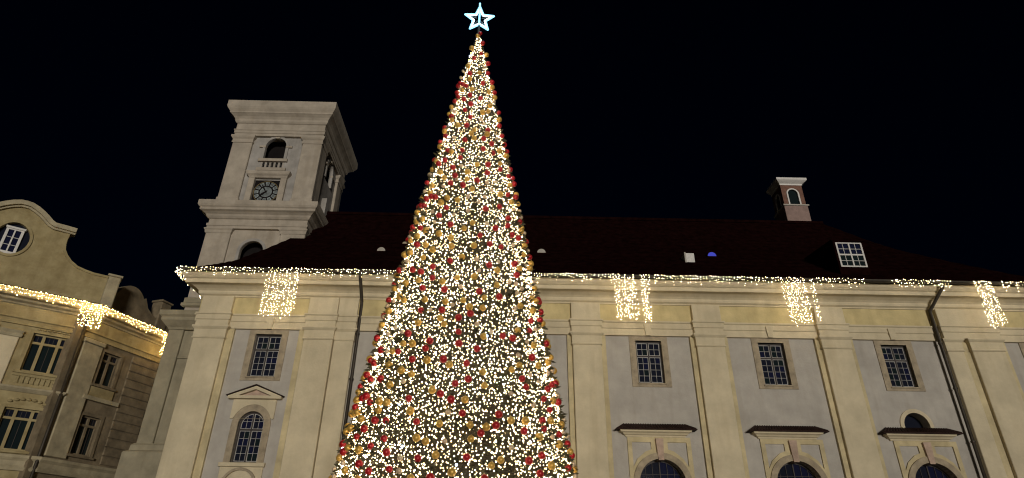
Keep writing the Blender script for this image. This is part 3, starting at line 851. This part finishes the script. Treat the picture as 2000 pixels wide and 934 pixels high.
def hall_window(u, z, w, h, rz=0, lights=3, m='ochre'):
    t = z + h * 0.76
    fr = 0.07
    cols = [(-w / 2 + fr, -w * 0.19), (-w * 0.12, w * 0.16), (w * 0.23, w / 2 - fr)] if lights == 3 else [(-w / 2 + fr, -0.05), (0.05, w / 2 - fr)]
    if lights == 3:
        cols = [(-w / 2 + fr, -w * 0.25), (-w * 0.165, w * 0.165), (w * 0.25, w / 2 - fr)]
    hs = [rect(a, b, z + fr, t - 0.05) for a, b in cols] + [rect(a, b, t + 0.05, z + h - fr) for a, b in cols]
    o = MB().plate(rect(-w / 2, w / 2, z, z + h), hs, W1 + 0.10, W1 + 0.24).build('window', m, hall)
    for a, b in cols:
        MB().box(a - 0.01, b + 0.01, W1 + 0.19, W1 + 0.20, z + fr - 0.01, t - 0.04).build('pane', 'glassteal', o)
        MB().box(a - 0.01, b + 0.01, W1 + 0.19, W1 + 0.20, t + 0.04, z + h - fr + 0.01).build('pane', 'glass', o)
        n = 3 if b - a > 0.4 else 2
        bars = MB()
        for i in range(1, n):
            x = a + (b - a) * i / n
            bars.box(x - 0.012, x + 0.012, W1 + 0.165, W1 + 0.188, t + 0.04, z + h - fr)
        bars.box(a, b, W1 + 0.16, W1 + 0.186, t + 0.045, t + 0.07)
        if b - a > 0.4:
            bars.box((a + b) / 2 - 0.012, (a + b) / 2 + 0.012, W1 + 0.165, W1 + 0.188, z + fr, t - 0.05)
        bars.build('glazing_bars', 'wood', o)
    MB().plate(rect(-w / 2 - 0.16, w / 2 + 0.16, z - 0.02, z + h + 0.14), [rect(-w / 2, w / 2, z, z + h)], W1 - 0.05, W1 + 0.1).build('surround', m, o)
    MB().bbox(-w / 2 - 0.22, w / 2 + 0.22, W1 - 0.14, W1 + 0.1, z - 0.13, z - 0.021).build('sill', m, o)
    x, y = (u, 0) if not rz else f2(u, 0)
    o.location = (x, y, 0)
    o.rotation_euler = (0, 0, rz)
    return o
for u, z, w, h in ww:
    hall_window(u, z, w, h)
for u, z, w, h in ww2:
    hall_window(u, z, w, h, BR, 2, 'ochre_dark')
for u in (-1.39, -4.4, -7.4):
    b = MB().bbox(u - 0.95, u + 0.95, W1 - 0.10, W1 + 0.1, 8.76, 8.90)
    b.bbox(u - 0.95, u + 0.95, W1 - 0.10, W1 + 0.1, 9.22, 9.345)
    b.box(u - 0.9, u + 0.9, W1 - 0.03, W1 + 0.1, 8.90, 9.22)
    bo = b.build('balustrade', 'ochre', hall)
    for i in range(8):
        MB().lathe([(0.04, 0), (0.055, 0.05), (0.035, 0.14), (0.06, 0.24), (0.04, 0.32)], (u - 0.7 + i * 0.2, W1 - 0.055, 8.9), 8).build('baluster', 'ochre', bo, smooth=True)
    MB().sweep([(u - 1.13, W1 + 0.1), (u - 1.13, W1), (u + 1.09, W1), (u + 1.09, W1 + 0.1)], [(-0.05, 8.50), (0.05, 8.52), (0.14, 8.60), (0.20, 8.66), (0.20, 8.74), (-0.05, 8.755)]).build('ledge', 'ochre_trim', hall)
    # stucco cartouche over the lower window
    c = MB()
    for i in range(7):
        t = i / 6 * 2 - 1
        c.lathe([(0.02, 0), (0.10, 0.03), (0.12, 0.08), (0.06, 0.13), (0.01, 0.15)], (u + t * 0.66, W1 - 0.01, 8.02 + 0.14 * (1 - t * t)), 8)
    c.build('stucco_ornament', 'ochre', hall, smooth=True)
    c = MB()
    for i in range(7):
        t = i / 6 * 2 - 1
        c.lathe([(0.02, 0), (0.08, 0.03), (0.09, 0.06), (0.05, 0.10), (0.01, 0.12)], (u + t * 0.6, W1 - 0.01, 11.40 + 0.04 * (1 - t * t)), 8)
    c.build('stucco_ornament', 'ochre', hall, smooth=True)
for x0, x1 in ((-3.62, -2.62), (-6.3, -5.3), (-9.4, -8.4)):
    MB().bbox(x0, x1, W1 - 0.09, W1 + 0.1, 5.93, 10.95, 0.03).build('wall_panel', 'cream', hall)
    MB().sweep([(x0, W1 + 0.1), (x0, W1 - 0.06), (x1, W1 - 0.06), (x1, W1 + 0.1)], [(-0.05, 10.952), (0.06, 10.952), (0.10, 11.05), (0.06, 11.12), (0.14, 11.24), (-0.05, 11.24)]).build('capital', 'ochre_trim', hall)
p = MB().bbox(-0.2 + 0.0, -0.003, W1 - 0.12, W1 + 0.1, 5.93, 11.54) if False else None
xx, yy = f2(0.0, 0)
MB().bbox(0.32, 1.38, W1 - 0.12, W1 + 0.1, 5.93, 11.3, 0.03).build('pilaster', 'ochre_trim', hall, rz=BR)
MB().bbox(0.26, 1.44, W1 - 0.18, W1 + 0.1, 11.302, 11.52, 0.03).build('capital', 'ochre_trim', hall, rz=BR)
for i in range(13):                        # rusticated blocks beyond the lane window
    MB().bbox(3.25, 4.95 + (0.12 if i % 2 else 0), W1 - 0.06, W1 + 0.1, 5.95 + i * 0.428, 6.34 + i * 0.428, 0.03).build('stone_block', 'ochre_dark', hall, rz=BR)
MB().bbox(1.15, 3.2, W1 - 0.16, W1 + 0.1, 8.72, 8.92).build('ledge', 'ochre_trim', hall, rz=BR)
MB().bbox(1.4, 2.8, W1 - 0.07, W1 + 0.1, 8.93, 9.40).build('apron', 'ochre', hall, rz=BR)
MB().tube([(-0.28, W1 - 0.14, 12.5), (-0.28, W1 - 0.14, 0.2)], 0.075, 10).build('downpipe', 'pipe', hall, smooth=True)

# curved gable with the oval window
GC = -4.42
right = [(GC + 0.0, 17.62), (-4.18, 17.60), (-3.88, 17.48), (-3.58, 17.30), (-3.32, 17.10), (-3.12, 16.93), (-2.98, 16.86), (-2.55, 16.86), (-2.06, 16.84), (-2.14, 16.66), (-2.29, 16.54),
         (-2.31, 16.20), (-2.29, 15.95), (-2.22, 15.66), (-2.05, 15.40), (-1.80, 15.15), (-1.47, 14.95), (-1.1, 14.86), (-0.7, 14.80), (-0.05, 14.80), (-0.05, 13.1)]
left = [(2 * GC - x, z) for x, z in right[1:]]
outl = [(x, z) for x, z in left[::-1]] + right
outl = outl[::-1]
oval = arc(GC, 15.62, 0.68, 0, 360, 30, 0.84)[:-1]
GY = 0.62
gb = MB().plate(outl, [oval], GY, GY + 0.45).build('gable', 'ochre', hall)
def offset_band(pts, w, y0, y1):
    out = []
    for i, q in enumerate(pts):
        a = Vector(pts[max(i - 1, 0)]); b = Vector(pts[min(i + 1, len(pts) - 1)])
        t = (b - a).normalized()
        out.append((q[0] + t.y * -w, q[1] + t.x * w) if True else q)
    return out
rim = [q for q in (left[::-1] + right) if 16.8 < q[1]]
rim_o = [(x, z + 0.03) for x, z in rim]
rim_i = offset_band(rim, -0.20, 0, 0)
MB().plate((rim_o + rim_i[::-1])[::-1], [], GY - 0.24, GY + 0.5).build('gable_coping', 'ochre_trim', gb)
MB().plate((offset_band(rim, -0.20, 0, 0) + offset_band(rim, -0.30, 0, 0)[::-1])[::-1], [], GY - 0.12, GY + 0.0).build('gable_moulding', 'ochre_trim', gb)
low = [q for q in right if q[1] < 16.6][:-1]
MB().plate((offset_band(low, 0.02, 0, 0) + offset_band(low, -0.10, 0, 0)[::-1])[::-1], [], GY - 0.06, GY + 0.5).build('coping', 'ochre', gb)
MB().plate(arc(GC, 15.62, 0.80, 0, 360, 30, 0.97)[:-1], [oval], GY - 0.06, GY + 0.02).build('oval_surround', 'ochre', gb)
ow = MB().plate(rect(GC - 0.36, GC + 0.36, 14.82, 16.22), [rect(GC - 0.25, GC - 0.03, 14.95, 16.08), rect(GC + 0.03, GC + 0.25, 14.95, 16.08)], GY + 0.06, GY + 0.16)
for z in (15.3, 15.7):
    ow.box(GC - 0.25, GC + 0.25, GY + 0.08, GY + 0.13, z - 0.012, z + 0.012)
ow.box(GC - 0.40, GC + 0.40, GY + 0.0, GY + 0.16, 14.80, 14.90)
ow.box(GC - 0.40, GC + 0.40, GY + 0.0, GY + 0.16, 16.14, 16.24)
ow.build('oval_window', 'white', gb)
for sx in (-1, 1):
    MB().box(GC + sx * 0.14 - 0.115, GC + sx * 0.14 + 0.115, GY + 0.12, GY + 0.13, 14.94, 16.09).build('pane', 'glassblue', gb)
MB().plate(oval, [], GY + 0.17, GY + 0.19).build('pane', 'glass', gb)
MB().bbox(-0.04, 0.52, GY - 0.02, GY + 0.6, 13.1, 14.86, 0.04).build('attic_pier', 'ochre_trim', hall)
MB().bbox(-0.10, 0.58, GY - 0.08, GY + 0.66, 14.862, 14.98, 0.03).build('pier_cap', 'ochre_trim', hall)
# attic over the lane front: parapet, rounded volute, end pier
Y2 = 1.2
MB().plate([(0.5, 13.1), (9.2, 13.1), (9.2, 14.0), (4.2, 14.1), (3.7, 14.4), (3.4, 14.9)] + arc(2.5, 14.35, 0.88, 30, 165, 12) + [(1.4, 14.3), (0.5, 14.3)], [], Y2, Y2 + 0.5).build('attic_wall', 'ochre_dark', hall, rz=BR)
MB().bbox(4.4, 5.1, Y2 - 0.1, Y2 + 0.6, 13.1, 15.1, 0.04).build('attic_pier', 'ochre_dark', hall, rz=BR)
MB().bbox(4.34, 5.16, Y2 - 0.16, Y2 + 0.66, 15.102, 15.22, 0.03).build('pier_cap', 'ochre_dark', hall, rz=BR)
# its roof, behind the gable
hr = MB()
a, b_, c_ = (-HW, 1.2), (0.6, 1.2), f2(9.2, 1.75)
q0, q1, q2 = (-HW, 5.5), (-1.2, 6.5), f2(9.2, 7.0)
hr.add([(*a, 13.2), (*b_, 13.2), (*c_, 13.2), (*q0, 15.6), (*q1, 15.6), (*q2, 15.6)], [(0, 1, 4, 3), (1, 2, 5, 4)])
hr.build('roof', 'slate', hall)

# ------------------------------------------------------------------ strings of lights on the buildings
def string_thing(name, label, cat, group, wires, bulbs, m, r, parent_loc, rz):
    """wires and bulbs in the frame given by parent_loc / rz"""
    b = MB()
    for w in wires:
        b.tube(w, 0.006, 3, cap=False)
    o = b.build(name, 'cable', None, parent_loc, rz)
    tag(o, label, cat, group)
    k = MB()
    for q in bulbs:
        k.octa(q, r * random.uniform(0.8, 1.25), 1.25)
    tag(k.build('bulbs', m, o), kind='stuff')
    return o

def icicles(p0, p1, drop=(0.06, 0.46), step=0.115, per=0.12):
    p0, p1 = Vector(p0), Vector(p1)
    L = (p1 - p0).length
    n = max(2, int(L / step))
    wires, bulbs = [[p0, p1]], []
    ph = random.uniform(0, 9)
    for i in range(n + 1):
        t = (i + random.uniform(-0.3, 0.3)) / n
        t = min(max(t, 0), 1)
        q = p0.lerp(p1, t)
        d = random.uniform(*drop) * (0.55 + 0.45 * math.sin(i * 0.9 + ph) ** 2)
        wires.append([q, q + Vector((0, 0, -d))])
        k = max(1, int(d / per))
        for j in range(k + 1):
            bulbs.append(q + Vector((random.uniform(-0.03, 0.03), random.uniform(-0.03, 0.03), -d * j / k + random.uniform(-0.03, 0.03))))
    return wires, bulbs

def curtain(p0, p1, drop, cols, per=0.10, miss=0.25, sway=0.05):
    p0, p1 = Vector(p0), Vector(p1)
    wires, bulbs = [[p0, p1]], []
    for i in range(cols):
        q = p0.lerp(p1, (i + 0.5) / cols)
        d = drop * random.uniform(0.86, 1.0)
        ph, am = random.uniform(0, 6), random.uniform(0.3, 1) * sway
        pts = [q + Vector((am * math.sin(ph + 3.2 * t), 0, -d * t)) for t in [k / 12 for k in range(13)]]
        wires.append(pts)
        k = int(d / per)
        for j in range(k + 1):
            if random.random() < miss: continue
            t = j / k
            bulbs.append(q + Vector((am * math.sin(ph + 3.2 * t) + random.uniform(-0.035, 0.035), random.uniform(-0.02, 0.02), -d * t + random.uniform(-0.04, 0.04))))
    return wires, bulbs

CL, GE, GCu = (0, 26, 0), 'light strings along the church eaves', 'light curtains on the church'
EY, EZ = -1.26, 13.22
ER = 0.0122
for (u0, u1, lab) in ((-14.6, -10.95, 'warm icicle lights along the eave over the church corner pilaster'),
                      (-9.30, -4.0, 'warm icicle lights along the eave between the corner curtain and the tree'),
                      (0.4, 4.5, 'warm icicle lights along the eave between the tree and the first curtain past it'),
                      (6.35, 12.0, 'long run of icicle lights on the eave between two light curtains'),
                      (13.65, 15.75, 'short icicle lights on the eave below the white dormer window'),
                      (17.05, 19.65, 'icicle lights on the eave above the bent downpipe'),
                      (21.95, 24.5, 'icicle lights on the eave at the far end past the narrow curtain')):
    w, b = icicles((u0, EY, EZ), (u1, EY, EZ))
    string_thing('icicle_lights', lab, 'string lights', GE, w, b, 'e_eave', ER, CL, A)
w, b = icicles((-14.80, -1.2, EZ - 0.02), (-14.80, 1.5, EZ - 0.02), drop=(0.1, 0.35), step=0.05)
string_thing('icicle_lights', 'icicle lights round the corner of the church eave facing the tower', 'string lights', GE, w, b, 'e_eave', ER, CL, A)
for parts, lab in (([(-10.78, -9.30, 2.28, 17)], 'dense light curtain hanging above the corner bay window of the church'),
                   ([(4.50, 5.50, 2.2, 12), (5.70, 6.08, 2.25, 5)], 'light curtain with a gap hanging beside the tree over an upper window'),
                   ([(12.00, 13.05, 2.25, 14), (13.22, 13.42, 2.2, 2)], 'dense light curtain hanging from the eave near the dormer'),
                   ([(20.70, 21.52, 2.25, 10)], 'narrow light curtain hanging past the bent downpipe')):
    W, B = [], []
    for u0, u1, dr, nc in parts:
        w, b = curtain((u0, EY, EZ), (u1, EY, EZ), dr, nc)
        W += w; B += b
    string_thing('curtain_lights', lab, 'light curtain', GCu, W, B, 'e_eave', ER, CL, A)
HL = (-20.54, 28.72, 0)
hy = -0.06
w, b = icicles((-8.5, hy, 13.02), (-0.75, hy, 13.02), drop=(0.15, 0.42), step=0.085)
string_thing('icicle_lights', 'amber icicle lights under the town hall cornice below the curved gable', 'string lights', 'light strings on the town hall', w, b, 'e_hall', 0.0145, HL, AZ1)
w, b = icicles((0.35, hy, 13.02), (4.2, hy, 13.02), drop=(0.12, 0.40), step=0.085)
string_thing('icicle_lights', 'amber icicle lights along the town hall cornice facing the lane', 'string lights', 'light strings on the town hall', w, b, 'e_hall', 0.0145, HL, AZ2)
w, b = curtain((-0.72, hy, 13.02), (0.28, hy, 13.02), 1.25, 13, per=0.10, miss=0.15)
string_thing('curtain_lights', 'short amber light curtain at the town hall corner above its downpipe', 'light curtain', 'light curtains on the town hall', w, b, 'e_hall', 0.0145, HL, AZ1)
w, b = curtain((4.15, hy, 13.02), (5.0, hy, 13.02), 1.3, 11, per=0.10, miss=0.15)
string_thing('curtain_lights', 'small amber light curtain at the end of the town hall cornice beside the tower', 'light curtain', 'light curtains on the town hall', w, b, 'e_hall', 0.0145, HL, AZ2)

# ------------------------------------------------------------------ the Christmas tree
TX, TY, ZT, ZB = -1.13, 14.0, 16.45, 1.3
def trad(z):
    return 0.055 + 0.1865 * (ZT - z)
tree = empty('christmas_tree', (TX, TY, 0), 0, label='tall conical fir tree covered in lights in the square', cat='christmas tree')
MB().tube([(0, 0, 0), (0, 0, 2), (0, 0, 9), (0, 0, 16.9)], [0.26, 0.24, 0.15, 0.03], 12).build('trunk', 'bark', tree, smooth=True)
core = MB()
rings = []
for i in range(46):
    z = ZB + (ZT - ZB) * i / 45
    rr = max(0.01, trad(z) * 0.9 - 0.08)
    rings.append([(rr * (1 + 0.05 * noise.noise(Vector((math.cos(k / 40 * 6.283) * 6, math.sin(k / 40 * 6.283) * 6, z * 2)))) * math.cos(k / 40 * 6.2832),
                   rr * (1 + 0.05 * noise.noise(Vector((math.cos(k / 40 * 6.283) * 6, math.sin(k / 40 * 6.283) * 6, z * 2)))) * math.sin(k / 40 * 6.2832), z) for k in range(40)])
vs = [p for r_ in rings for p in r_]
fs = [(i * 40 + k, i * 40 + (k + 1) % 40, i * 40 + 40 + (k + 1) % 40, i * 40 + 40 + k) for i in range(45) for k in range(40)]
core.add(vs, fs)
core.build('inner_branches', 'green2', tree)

def cone_point():
    """random point on the cone, uniform by area: height, angle"""
    while True:
        z = random.uniform(ZB, ZT)
        if random.random() < trad(z) / trad(ZB) + 0.012:
            return z, random.uniform(0, 2 * math.pi)
need = MB()
for i in range(30000):
    z, th = cone_point()
    rr = max(0.01, trad(z) - random.uniform(0.02, 0.20))
    base = Vector((rr * math.cos(th), rr * math.sin(th), z))
    out = Vector((math.cos(th), math.sin(th), random.uniform(-0.5, 0.35)))
    out = (out + Vector((random.gauss(0, .5), random.gauss(0, .5), random.gauss(0, .4)))).normalized()
    ln = random.uniform(0.09, 0.20) * (0.45 + 0.55 * min(1, trad(z)))
    sd = out.cross(Vector((random.gauss(0, 1), random.gauss(0, 1), random.gauss(0, 1)))).normalized()
    up = out.cross(sd)
    tip = base + out * ln
    wd = ln * 0.16
    mid = base + out * ln * 0.55
    need.add([base, mid + sd * wd, tip, mid - sd * wd, mid + up * wd, mid - up * wd], [(0, 1, 2, 3), (0, 4, 2, 5)])
tag(need.build('crown', 'green', tree), kind='stuff')

# baubles, spread over the side of the tree that faces the square
pts = []
NB = 480
tries = 0
cam_dir = math.atan2(-TY, -TX)
while len(pts) < NB and tries < 60000:
    tries += 1
    z, th = cone_point()
    if z < 2.7: continue
    dth = (th - cam_dir + math.pi) % (2 * math.pi) - math.pi
    if abs(dth) > R(86): continue
    rr = trad(z) + 0.055
    p = Vector((rr * math.cos(th), rr * math.sin(th), z))
    md = 0.16 if random.random() < 0.35 else 0.25
    if any((p - q[0]).length < md for q in pts): continue
    pts.append((p, th, dth))
def bauble_mesh(name, m, r):
    b = MB()
    n = 18
    prof = [(r * math.sin(math.pi * i / 12), -r * math.cos(math.pi * i / 12)) for i in range(12)]
    prof[0] = (r * 0.05, -r)
    prof += [(r * 0.24, r * 0.97), (r * 0.24, r * 1.14), (r * 0.10, r * 1.18), (r * 0.10, r * 1.32)]
    b.lathe(prof, (0, 0, 0), n)
    me = b.mesh(name, m, True)
    me.materials.append(M['cap'])
    for pl in me.polygons:
        if pl.center.z > r * 0.98: pl.material_index = 1
    return me
BM = {'red': bauble_mesh('red_bauble', 'red', 0.070), 'gold': bauble_mesh('gold_bauble', 'gold', 0.070), 'champ': bauble_mesh('champagne_bauble', 'champ', 0.048)}
STRIP = ('left edge', 'left flank', 'left of the centre', 'centre line', 'right of the centre', 'right flank', 'right edge')
WORD = {'red': 'glossy red bauble', 'gold': 'shiny gold bauble', 'champ': 'small pale bauble'}
NAME = {'red': 'red_bauble', 'gold': 'gold_bauble', 'champ': 'champagne_bauble'}
def nth(k):
    return str(k) + ('th' if 10 < k % 100 < 14 else {1: 'st', 2: 'nd', 3: 'rd'}.get(k % 10, 'th'))
count = {}
for p, th, dth in sorted(pts, key=lambda q: -q[0].z):
    c = random.random()
    kind = 'red' if c < 0.43 else ('gold' if c < 0.81 else 'champ')
    lat = math.sin(dth)                       # across the tree as the square sees it: -1 one edge, 1 the other
    st = min(6, int((lat + 1) / 2 * 7))
    count[kind, st] = count.get((kind, st), 0) + 1
    k = count[kind, st]
    where = STRIP[st] if 'of' in STRIP[st] else 'along the ' + STRIP[st]
    lab = f'{WORD[kind]} {where} of the tree, {nth(k)} below the star' if 'of' not in STRIP[st] else f'{WORD[kind]} {where} line of the tree, {nth(k)} below the star'
    o = link(NAME[kind], BM[kind], None, (TX + p.x, TY + p.y, p.z))
    s = random.uniform(0.90, 1.12)
    o.scale = (s, s, s)
    o.rotation_euler = (random.uniform(-0.3, 0.3), random.uniform(-0.3, 0.3), random.uniform(0, 6))
    tag(o, lab, 'bauble', {'red': 'red baubles on the tree', 'gold': 'gold baubles on the tree', 'champ': 'small pale baubles on the tree'}[kind])

# fairy lights wound over the whole tree
bl, cb_ = MB(), MB()
z = ZB
while z < ZT:
    row = trad(z)
    n = max(6, int(2 * math.pi * row / 0.062))
    off = random.random()
    for k in range(n):
        th = 2 * math.pi * (k + off + random.uniform(-0.55, 0.55)) / n
        zz = z + random.uniform(-0.045, 0.045)
        d = noise.noise(Vector((math.cos(th) * 3, math.sin(th) * 3, zz * 0.9))) + 0.7 * noise.noise(Vector((math.cos(th) * 11, math.sin(th) * 11, zz * 3.6)))
        if random.random() > (0.92 if zz < 12 else 0.92 - 0.07 * (zz - 12)) + 0.4 * d: continue
        rr = max(0.02, trad(zz) - random.uniform(0.0, 0.075))
        bl.octa((rr * math.cos(th), rr * math.sin(th), zz), random.choice((0.0075, 0.0095, 0.011, 0.0125)), 1.3)
    z += 0.058
nb = 0
while nb < 70:
    z, th = cone_point()
    rr = trad(z) + 0.03
    cb_.octa((rr * math.cos(th), rr * math.sin(th), z), random.uniform(0.020, 0.030), 1.1)
    nb += 1
wire = MB()
for k in range(3):
    pl = []
    for i in range(900):
        t = i / 899
        z = ZT - (ZT - ZB) * t
        th = 2 * math.pi * (34 * t ** 1.15 + k / 3)
        rr = trad(z) * 0.985 + 0.01
        pl.append((rr * math.cos(th), rr * math.sin(th), z + 0.05 * math.sin(i * 1.3)))
    wire.tube(pl, 0.005, 3, cap=False)
fl = tag(wire.build('fairy_lights', 'cable', None, (TX, TY, 0)), 'warm white fairy lights wound all over the conical fir tree', 'fairy lights')
tag(bl.build('bulbs', 'e_tree', fl), kind='stuff')
tag(cb_.build('flash_bulbs', 'e_cool', fl), kind='stuff')

# the lit star on the tip: two crossed outlines of light tube on a metal frame
star = empty('star_topper', (TX, TY, ZT), 0, label='glowing pale blue five-pointed star on the tip of the tree', cat='star')
SZ = 0.68
MB().tube([(0, 0, 0.1), (0, 0, SZ - 0.2)], 0.016, 8).build('mast', 'starframe', star)
for k in range(2):
    for (R0, R1, rr) in ((0.54, 0.235, 0.026), (0.455, 0.19, 0.022)):
        pl = []
        for i in range(11):
            a = R(90 + 36 * i)
            q = (R0 if i % 2 == 0 else R1)
            x, z = q * math.cos(a) * 0.92, SZ + q * math.sin(a) * 1.06
            pl.append((x, 0, z) if k == 0 else (0, x, z))
        t = MB()
        for a_, b_ in zip(pl, pl[1:]):
            t.tube([a_, b_], rr, 6)
        t.build('light_tube', 'e_star' if R0 > 0.5 else 'e_star2', star, rz=R(4))
    fr = MB()
    for i in range(5):
        a = R(90 + 72 * i)
        q0, q1 = 0.47, 0.555
        pp_ = [(q * math.cos(a) * 0.92, 0, SZ + q * math.sin(a) * 1.06) for q in (0.1, q1)]
        if k: pp_ = [(0, x, z) for x, _, z in pp_]
        fr.tube(pp_, 0.007, 5)
    fr.build('frame', 'starframe', star, rz=R(4))
